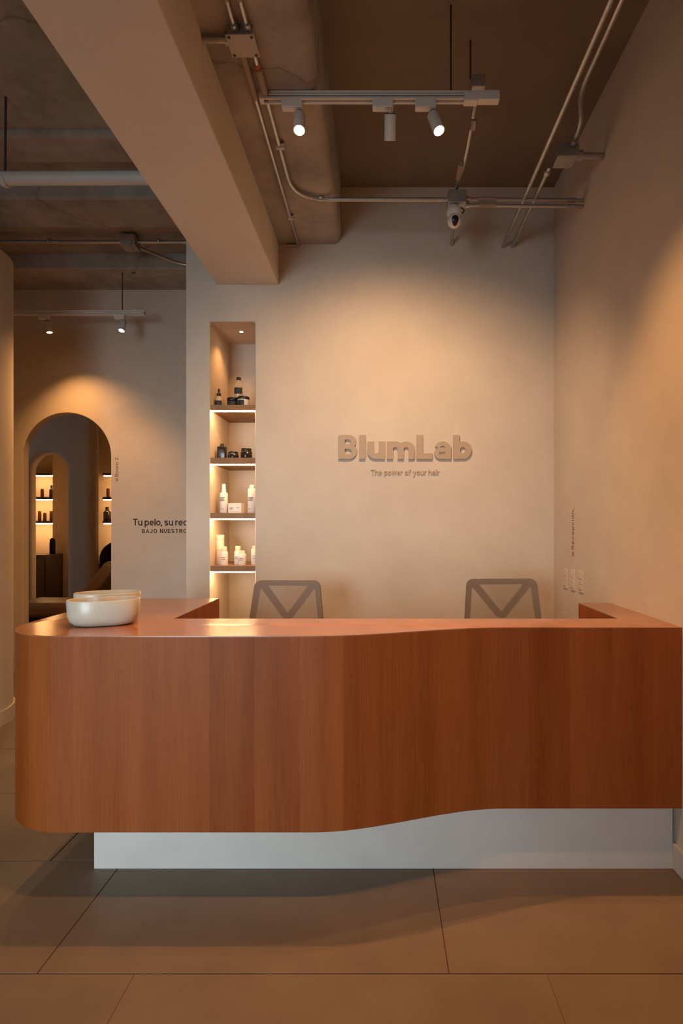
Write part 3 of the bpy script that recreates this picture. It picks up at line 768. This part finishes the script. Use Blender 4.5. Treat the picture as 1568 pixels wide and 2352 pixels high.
# dropper bottle
t = thing('dropper_bottle', 'slim amber-clear dropper bottle with a black label on the topmost niche shelf', 'bottle', (X(502.5), yp_, shelf_z[0]), 0, g1)
b = obj('bottle', nlathe([(0.022, 0), (0.025, 0.003), (0.025, 0.052), (0.021, 0.064), (0.010, 0.074), (0.010, 0.082)]), 'clear', t, angle=50)
obj('label', wrap(0.025, 0.016, 0.046), 'label', t, smooth=True)
obj('dropper_cap', nlathe([(0.0105, 0.080), (0.0135, 0.083), (0.0135, 0.096), (0.008, 0.100), (0.0065, 0.104), (0.0075, 0.118), (0.004, 0.128)]), 'black', t, angle=50)
# two jars with a bottle on top
t = thing('jar', 'black round jar with a black lid on the topmost niche shelf', 'jar', (X(532.5), yp_ + 0.02, shelf_z[0]), 0, g1)
obj('jar_body', nlathe([(0.034, 0), (0.037, 0.003), (0.037, 0.048), (0.034, 0.05)], 28), 'darkglass', t, angle=50)
obj('lid', nlathe([(0.037, 0.049), (0.0385, 0.051), (0.0385, 0.066), (0.036, 0.069)], 28), 'black', t, angle=50)
obj('label', wrap(0.037, 0.010, 0.042), 'label', t, smooth=True)
t = thing('jar', 'pale round jar with a black lid and black label on the topmost niche shelf', 'jar', (X(560), yp_ - 0.015, shelf_z[0]), 0, g1)
obj('jar_body', nlathe([(0.036, 0), (0.039, 0.003), (0.039, 0.050), (0.036, 0.052)], 28), 'whiteplastic', t, angle=50)
obj('lid', nlathe([(0.0385, 0.051), (0.040, 0.053), (0.040, 0.066), (0.037, 0.070)], 28), 'black', t, angle=50)
obj('label', wrap(0.039, 0.010, 0.045, -150, -70), 'label', t, smooth=True)
t = thing('bottle', 'pale bottle with black cap and black label standing on the two round jars', 'bottle', (X(546.5), yp_ + 0.015, shelf_z[0] + 0.0685), 0, g1)
obj('bottle_body', nlathe([(0.027, 0), (0.029, 0.003), (0.029, 0.075), (0.024, 0.092), (0.013, 0.112), (0.012, 0.122)]), 'clear', t, angle=50)
obj('label', wrap(0.029, 0.024, 0.066), 'label', t, smooth=True)
obj('cap', nlathe([(0.0145, 0.119), (0.015, 0.121), (0.015, 0.136), (0.013, 0.139)]), 'black', t, angle=50)
# shelf 2
t = thing('bottle', 'black square-shouldered bottle on the second niche shelf', 'bottle', (X(510), yp_, shelf_z[1]), 0, g1)
obj('bottle_body', nbox(-0.030, 0.030, -0.022, 0.022, 0, 0.088, 0.009, 3), 'darkglass', t, angle=50)
obj('cap', nlathe([(0.011, 0.086), (0.0125, 0.090), (0.0125, 0.102), (0.010, 0.106)]), 'black', t, angle=50)
lines(t, -0.0225, [(-0.017, 0.012, 0.020 + 0.008 * i, 0.002) for i in range(6)])
for (px, w, h, hl, lb) in ((536.5, 0.0355, 0.036, 0.050, 'low black jar with a black lid between the bottle and the taller jar'), (566.5, 0.0375, 0.055, 0.072, 'taller black jar with a black lid on the second niche shelf')):
    t = thing('jar', lb, 'jar', (X(px), yp_ - 0.01, shelf_z[1]), 0, g1)
    obj('jar_body', nlathe([(w * 0.94, 0), (w, 0.003), (w, h - 0.006), (w * 0.86, h)], 28), 'darkglass', t, angle=50)
    obj('neck_ring', nlathe([(w * 0.80, h - 0.001), (w * 0.80, h + 0.004)], 28), 'greyprint', t, angle=50)
    obj('lid', nlathe([(w * 0.86, h + 0.002), (w * 0.88, h + 0.004), (w * 0.88, hl - 0.002), (w * 0.84, hl)], 28), 'black', t, angle=50)
# shelf 3
t = thing('spray_bottle', 'white spray bottle with grey print on the third niche shelf', 'bottle', (X(514), yp_, shelf_z[2]), 0, g1)
obj('bottle_body', nlathe([(0.024, 0), (0.026, 0.003), (0.026, 0.130), (0.024, 0.136), (0.015, 0.139)]), 'whiteplastic', t, angle=50)
obj('sprayer', nlathe([(0.0145, 0.137), (0.0145, 0.156), (0.0115, 0.160), (0.0115, 0.190), (0.009, 0.195)]), 'whiteplastic', t, angle=50)
lines(t, -0.0262, [(-0.020, 0.012, 0.100, 0.006), (-0.020, 0.006, 0.090, 0.006), (-0.020, 0.009, 0.081, 0.005), (-0.020, 0.008, 0.026, 0.004)])
t = thing('product_box', 'white carton with grey print between the white bottles', 'box', (X(543), yp_ - 0.005, shelf_z[2]), R(-8), g1)
b = obj('carton', nbox(-0.045, 0.045, -0.030, 0.030, 0, 0.066, 0.001, 1), 'whiteplastic', t)
lines(t, -0.0302, [(-0.036, -0.008, 0.036, 0.003), (-0.036, -0.012, 0.029, 0.003), (-0.036, -0.014, 0.023, 0.003), (0.012, 0.032, 0.034, 0.003), (-0.036, 0.035, 0.010, 0.001)])
t = thing('bottle', 'white capped bottle with grey print beside the white carton', 'bottle', (X(578.5), yp_, shelf_z[2]), 0, g1)
obj('bottle_body', nlathe([(0.025, 0), (0.027, 0.003), (0.027, 0.158), (0.024, 0.164), (0.016, 0.166)]), 'whiteplastic', t, angle=50)
obj('cap', nlathe([(0.0155, 0.165), (0.0165, 0.168), (0.0165, 0.186), (0.014, 0.189)]), 'whiteplastic', t, angle=50)
lines(t, -0.0272, [(-0.019, 0.014, 0.101, 0.006), (-0.019, 0.012, 0.091, 0.006), (-0.019, 0.008, 0.082, 0.005), (-0.019, -0.008, 0.026, 0.004)])
# shelf 4
t = thing('bottle', 'tall cream bottle with a wide cap on the lowest niche shelf', 'bottle', (X(502), yp_ + 0.03, shelf_z[3]), 0, g1)
obj('bottle_body', nlathe([(0.027, 0), (0.029, 0.003), (0.029, 0.165), (0.027, 0.168)], 28), 'pinkbox', t, angle=50)
obj('cap', nlathe([(0.0285, 0.168), (0.0295, 0.170), (0.0295, 0.196), (0.027, 0.199)], 28), 'cream', t, angle=50)
lines(t, -0.0292, [(-0.020, 0.020, 0.098, 0.002)], 'redprint')
def small_bottle(px, dy, w, h, hc, label, red=False):
    t = thing('bottle', label, 'bottle', (X(px), yp_ + dy, shelf_z[3]), 0, g1)
    obj('bottle_body', nlathe([(w * 0.94, 0), (w, 0.003), (w, h - 0.006), (w * 0.9, h)], 26), 'whiteplastic', t, angle=50)
    obj('cap', nlathe([(w * 0.72, h - 0.001), (w * 0.75, h + 0.002), (w * 0.70, hc - 0.004), (w * 0.62, hc)], 26), 'cream', t, angle=50)
    lines(t, -w - 0.0002, [(-w * 0.45, w * 0.45, h * 0.55, 0.004), (-w * 0.5, w * 0.5, h * 0.42, 0.003)], 'redprint' if red else 'greyprint')
    return t
small_bottle(516.5, -0.02, 0.0255, 0.090, 0.123, 'white bottle with a red print line before the tall cream bottle', True)
small_bottle(544.5, 0.02, 0.0245, 0.092, 0.125, 'cream-capped white bottle behind the shortest bottle on the lowest shelf')
small_bottle(557, -0.02, 0.0265, 0.078, 0.096, 'shortest white bottle on the lowest niche shelf')
small_bottle(583.5, 0.01, 0.023, 0.105, 0.128, 'white bottle beside the plain inner end of the lowest niche shelf')

# ------------------------------------------------------------------ office chairs
def chair(name, label, cx, cy, rz, wt, wb_, ztop, group):
    t = thing(name, label, 'chair', (cx, cy, 0), rz, group)
    zb = 0.50
    # outline of the back, rounded trapezoid in local xz; y curves gently, leaning back with height
    def outline(inset, n=10):
        rad = 0.045 - inset * 0.5
        pts = []
        wt_, wbb = wt / 2 - inset, wb_ / 2 - inset
        top, bot = ztop - inset, zb + inset
        cs = [(-wbb, bot), (wbb, bot), (wt_, top), (-wt_, top)]
        for i in range(4):
            p0 = Vector(cs[i - 1]); p = Vector(cs[i]); p1 = Vector(cs[(i + 1) % 4])
            a = p + (p0 - p).normalized() * rad; c = p + (p1 - p).normalized() * rad
            for k in range(n + 1):
                u = k / n; pts.append(a * (1 - u) ** 2 + p * 2 * u * (1 - u) + c * u * u)
        return pts
    def bend(x, z): return 0.10 + (z - zb) * 0.10 - 0.035 * (x / 0.23) ** 2
    def dip(x, z): return z - (0.010 * (1 - (x / 0.2) ** 2) if z > ztop - 0.1 else 0)
    # frame ring (darker, behind the mesh)
    bm = bmesh.new()
    o_, i_ = outline(0.0), outline(0.029)
    n = len(o_)
    fr = []
    for dy in (0.004, 0.022):
        fr.append([[bm.verts.new((p.x, bend(p.x, p.y) + dy, dip(p.x, p.y))) for p in ring] for ring in (o_, i_)])
    for j in range(n):
        k = (j + 1) % n
        bm.faces.new((fr[0][0][j], fr[0][0][k], fr[0][1][k], fr[0][1][j])); bm.faces.new((fr[1][0][j], fr[1][1][j], fr[1][1][k], fr[1][0][k]))
        bm.faces.new((fr[0][0][j], fr[1][0][j], fr[1][0][k], fr[0][0][k])); bm.faces.new((fr[0][1][j], fr[0][1][k], fr[1][1][k], fr[1][1][j]))
    obj('back_frame', bm, 'frame', t, angle=40)
    # Y brace: two bars from the top corners meeting in a rounded V and going down
    vz = ztop - 0.203
    def bar(path, w):
        bm = bmesh.new(); rows = []
        for i, p in enumerate(path):
            a = path[max(i - 1, 0)]; b = path[min(i + 1, len(path) - 1)]
            d = Vector((b[0] - a[0], b[1] - a[1])).normalized(); nn = Vector((-d.y, d.x)) * w / 2
            rows.append([bm.verts.new((p[0] + s * nn.x, bend(p[0], p[1]) + dy, p[1] + s * nn.y)) for dy in (0.006, 0.026) for s in (1, -1)])
        for r0, r1 in zip(rows, rows[1:]):
            for a, b in ((0, 1), (1, 3), (3, 2), (2, 0)): bm.faces.new((r0[a], r0[b], r1[b], r1[a]))
        bm.faces.new(rows[0]); bm.faces.new(rows[-1])
        return bm
    xk = wt / 2 - 0.035
    vpath = [(-xk, ztop - 0.022)] + [tuple(q) for q in []]
    pr = round_path([(-xk, 0, ztop - 0.022), (-0.012, 0, vz), (0.012, 0, vz), (xk, 0, ztop - 0.022)], 0.07, 8)
    obj('v_brace', bar([(q.x, q.z) for q in pr], 0.037), 'frame', t, angle=40)
    obj('spine', nbox(-0.032, 0.032, 0.115, 0.15, 0.40, vz - 0.03, 0.006), 'frame', t)
    # mesh
    bm = bmesh.new()
    mo = outline(0.001); rings = [[bm.verts.new((p.x * s, bend(p.x * s, (p.y - (zb + ztop) / 2) * s + (zb + ztop) / 2), dip(p.x * s, (p.y - (zb + ztop) / 2) * s + (zb + ztop) / 2))) for p in mo] for s in (1, 0.9, 0.7, 0.4, 0.1)]
    for a, b in zip(rings, rings[1:]):
        for j in range(n): bm.faces.new((a[j], a[(j + 1) % n], b[(j + 1) % n], b[j]))
    bm.faces.new(rings[-1])
    obj('back_mesh', bm, 'meshfab', t, smooth=True)
    obj('seat', nbox(-0.245, 0.245, -0.36, 0.12, 0.43, 0.50, 0.03, 4), 'fabric', t, angle=60)
    obj('tilt_mechanism', nbox(-0.09, 0.09, -0.20, 0.13, 0.385, 0.435, 0.01), 'frame', t)
    obj('gas_lift', nrod((0, -0.1, 0.09), (0, -0.1, 0.40), 0.027, 20), 'black', t)
    for i in range(5):
        a = R(72 * i + 18)
        e = Vector((0.28 * math.cos(a), -0.1 + 0.28 * math.sin(a), 0.075))
        lg = obj('leg', nrod((0, -0.1, 0.105), e, 0.024, 12, r2=0.015), 'frame', t)
        obj('caster', nrod(e + Vector((0.02 * math.sin(a), -0.02 * math.cos(a), -0.047)), e - Vector((0.02 * math.sin(a), -0.02 * math.cos(a), 0.047)), 0.0275, 16), 'black', lg)
        obj('caster_stem', nrod(e, e + Vector((0, 0, -0.05)), 0.008, 8), 'black', lg)
    return t
KC = 0.00243
yc = KC * F - 0.14
chair('office_chair', 'taupe mesh office chair beside the shelf niche', (656 - VX) * KC, yc, R(-4), 0.365, 0.475, EYE - (1331 - VY) * KC, 'mesh office chairs behind the counter')
chair('office_chair', 'taupe mesh office chair beside the plain side wall', (1155.5 - VX) * KC, yc, R(4), 0.392, 0.48, EYE - (1328 - VY) * KC, 'mesh office chairs behind the counter')

# ------------------------------------------------------------------ bowls on the counter
def bowl(label, c, L, W, h, rz, pinch):
    t = thing('ceramic_bowl', label, 'bowl', (c[0], c[1], HC + 0.0005), rz, 'ceramic bowls on the counter')
    n = 64
    def plan(s, off=0.0):
        o_ = []
        for i in range(n):
            a = 2 * math.pi * i / n
            ca, sa = math.cos(a), math.sin(a)
            r = 1.0 / ((abs(ca) ** 2.5 + abs(sa) ** 2.5) ** (1 / 2.5))
            x = (L / 2 * s - off) * r * ca; y = (W / 2 * s - off) * r * sa
            if y > 0: y -= pinch * math.exp(-((x + L * 0.08) / (L * 0.16)) ** 2) * (y / (W / 2))
            o_.append((x, y))
        return o_
    wall = 0.006
    prof = [(0.62, 0, 0.0), (0.80, 0, 0.004), (0.92, 0, 0.018), (0.975, 0, 0.040), (1.0, 0, h - 0.002), (1.0, 0.001, h), (1.0, wall - 0.001, h), (0.998, wall, h - 0.002), (0.965, wall, 0.042), (0.90, wall, 0.024), (0.76, wall, 0.012), (0.5, wall, 0.009)]
    bm = bmesh.new()
    rings = [[bm.verts.new((x, y, z)) for x, y in plan(s, off)] for s, off, z in prof]
    for a, b in zip(rings, rings[1:]):
        for j in range(n): bm.faces.new((a[j], a[(j + 1) % n], b[(j + 1) % n], b[j]))
    bm.faces.new(rings[0][::-1]); bm.faces.new(rings[-1])
    obj('bowl', bm, 'ceramic', t, smooth=True)
    return t
kb_ = (EYE - HC) / (1439 - VY)
bowl('cream oval ceramic bowl in front of its twin on the counter', ((225 - VX) * kb_, kb_ * F + 0.048), 0.258, 0.165, 0.098, R(20), 0.024)
bowl('cream oval ceramic bowl behind the other on the counter', ((228 - VX) * kb_ * 1.09, kb_ * F * 1.09 + 0.075), 0.258, 0.165, 0.098, R(20), 0.0)

# ------------------------------------------------------------------ the room behind the arch
k3 = 0.00622
g3 = 'shelves in the room behind the arch'
def far_shelf(x0, x1, z, label):
    t = thing('wall_shelf', label, 'shelf', (0, 0, 0), 0, g3)
    obj('shelf_board', nbox(x0, x1, 8.14, 8.405, z + 0.012, z + 0.045), 'cabinet', t)
    obj('light_strip', nbox(x0 + 0.01, x1 - 0.01, 8.15, 8.17, z, z + 0.014), 'led_far', t)
    return t
ys_ = (1094, 1149, 1204)
names = ('upper', 'middle', 'lower')
k3f = 8.16 / F
for i, y_ in enumerate(ys_):
    z = EYE + (VY - y_) * k3f
    far_shelf(-5.05, (124 - VX) * k3f, z, names[i] + ' lit shelf seen through the narrow inner arch')
    far_shelf((237 - VX) * k3f, -3.1, z, names[i] + ' lit shelf behind the free end of the partition')
# partition block closing the wall right of the inner niche
struct(obj('wall_niche_side', nbox((124.5 - VX) * k3f, (213 - VX) * k3f - 0.1, 8.12, 8.41, 0, 2.75), 'plaster'))
g4 = 'products on the far shelves'
def far_bottle(px, pyt, ishelf, w, label, m, neck=True):
    zb = EYE + (VY - ys_[ishelf]) * k3f + 0.0445
    k_ = 8.24 / F
    h = max(0.05, EYE + (VY - pyt) * k_ - zb)
    t = thing('bottle', label, 'bottle', ((px - VX) * k_, 8.24, zb), 0, g4)
    if neck:
        obj('bottle_body', nlathe([(w * .95, 0), (w, .004), (w, h * .62), (w * .45, h * .76)], 16), m, t, angle=50)
        obj('cap', nlathe([(w * .45, h * .75), (w * .45, h)], 14), 'black', t, angle=50)
    else:
        obj('bottle_body', nlathe([(w * .95, 0), (w, .004), (w, h * .8)], 16), m, t, angle=50)
        obj('cap', nlathe([(w * .9, h * .8), (w * .9, h)], 14), 'black' if m != 'amber' else 'amber', t, angle=50)
far_bottle(97, 1123, 1, 0.022, 'small capped jar on the middle shelf seen through the inner arch', 'amber', False)
far_bottle(118, 1115, 1, 0.028, 'dark necked bottle on the middle shelf seen through the inner arch', 'darkglass')
far_bottle(91, 1174, 2, 0.022, 'brown tube at the hidden end of the lower shelf seen through the inner arch', 'amber', False)
far_bottle(103, 1178, 2, 0.022, 'thin brown tube on the lower shelf seen through the inner arch', 'amber', False)
far_bottle(119, 1174, 2, 0.030, 'wide brown carton-like bottle on the lower shelf seen through the inner arch', 'amber', False)
far_bottle(248, 1122, 1, 0.022, 'brown bottle on the middle shelf behind the partition end', 'amber', False)
far_bottle(246, 1164, 2, 0.050, 'large dark decanter on the lower shelf behind the partition end', 'darkglass')
# cabinets
for x0, x1, ya, yb, hh, lb in ((-5.39, -4.40, 7.70, 8.11, 0.92, 'dark low cabinet seen through the narrow inner arch'), ((213 - VX) * k3f + 0.0, -3.0, 7.86, 8.40, 0.80, 'dark low cabinet behind the free end of the partition')):
    t = thing('cabinet', lb, 'cabinet', (0, 0, 0), 0, 'dark cabinets behind the arch')
    obj('cabinet_body', nbox(x0, x1, ya, yb, 0, hh - 0.025), 'cabinet', t)
    obj('worktop', nbox(x0, x1, ya - 0.02, yb, hh - 0.025, hh), 'cabinet', t)
    d_ = obj('door', nbox(x0 + 0.01, x1 - 0.01, ya - 0.015, ya + 0.002, 0.04, hh - 0.045, 0.002), 'cabinet', t)
    obj('handle', nbox((x0 + x1) / 2 - 0.06, (x0 + x1) / 2 + 0.06, ya - 0.035, ya - 0.014, hh - 0.28, hh - 0.265), 'steel', d_)
# salon chair (black rounded back)
def salon_chair(label, x, y, ztop):
    t = thing('salon_chair', label, 'chair', (x, y, 0))
    bm = bmesh.new(); w = 0.24
    pts = [(-w, 0.45), (w, 0.45), (w, ztop - 0.2)] + [(w * math.cos(a), ztop - 0.2 + 0.2 * math.sin(a)) for a in [math.pi * i / 16 for i in range(1, 16)]] + [(-w, ztop - 0.2)]
    prism(bm, pts, -0.03, 0.05, 0.015)
    bmesh.ops.rotate(bm, cent=(0, 0, 0), matrix=Matrix.Rotation(R(90), 3, 'X'), verts=bm.verts[:])
    obj('backrest', bm, 'blackfab', t, angle=40)
    obj('seat', nbox(-0.25, 0.25, 0.02, 0.50, 0.40, 0.50, 0.03, 3), 'blackfab', t)
    for s in (-1, 1): obj('armrest', nbox(s * 0.255 - 0.025, s * 0.255 + 0.025, 0.0, 0.45, 0.5, 0.68, 0.02, 2), 'blackfab', t)
    obj('column', nrod((0, 0.25, 0.02), (0, 0.25, 0.41), 0.035, 18), 'steel', t)
    obj('base_disc', nlathe([(0.25, 0), (0.25, 0.012), (0.05, 0.03)], 28), 'steel', t).location = (0, 0.25, 0)
    return t
kS = 7.25 / F
salon_chair('black rounded salon chair behind the free end of the partition', (271 - VX) * kS, 7.32, EYE - (1243 - VY) * kS)
t = thing('canister', 'black lidded canister on the dark cabinet seen through the narrow inner arch', 'canister', ((120.5 - VX) * 7.95 / F, 7.95, 0.9195))
obj('canister_body', nlathe([(0.034, 0), (0.037, 0.004), (0.037, 0.15), (0.032, 0.165)], 20), 'blackfab', t, angle=50)
obj('lid', nlathe([(0.030, 0.163), (0.034, 0.168), (0.034, 0.195), (0.020, 0.21), (0.012, 0.215)], 20), 'blackfab', t, angle=50)
# wash lounger
wl_ = thing('wash_lounger', 'tan leather salon lounger with a slanted back, seen through the arched doorway', 'lounger', (-3.36, 6.25, 0))
obj('base', nbox(-0.42, 0.36, -0.24, 0.24, 0.0, 0.30, 0.03, 3), 'black', wl_)
obj('seat', nbox(-0.44, 0.28, -0.27, 0.27, 0.36, 0.515, 0.05, 4), 'sofa', wl_, angle=60)
obj('seat_rail', nbox(-0.40, 0.34, -0.22, 0.22, 0.29, 0.37, 0.01), 'black', wl_)
bm = nbox(-0.07, 0.07, -0.26, 0.26, 0.0, 0.62, 0.045, 4)
bmesh.ops.rotate(bm, cent=(0, 0, 0), matrix=Matrix.Rotation(R(38), 3, 'Y'), verts=bm.verts[:]); bmesh.ops.translate(bm, vec=(0.22, 0, 0.42), verts=bm.verts[:])
obj('backrest', bm, 'sofa', wl_, angle=60)

kw = KP
tag(obj('ceiling_cable', ntube(round_path([at(283, 619, kw) + Vector((0, 0, 0)), at(292, 618, kw), at(300, 624, kw), at(308, 629, kw), at(311, 624, kw), at(309, 619.5, kw)], 0.02), 0.004, 8), 'cap', smooth=True), 'short dark cable looping from the beam at the passage track rod', 'cable')
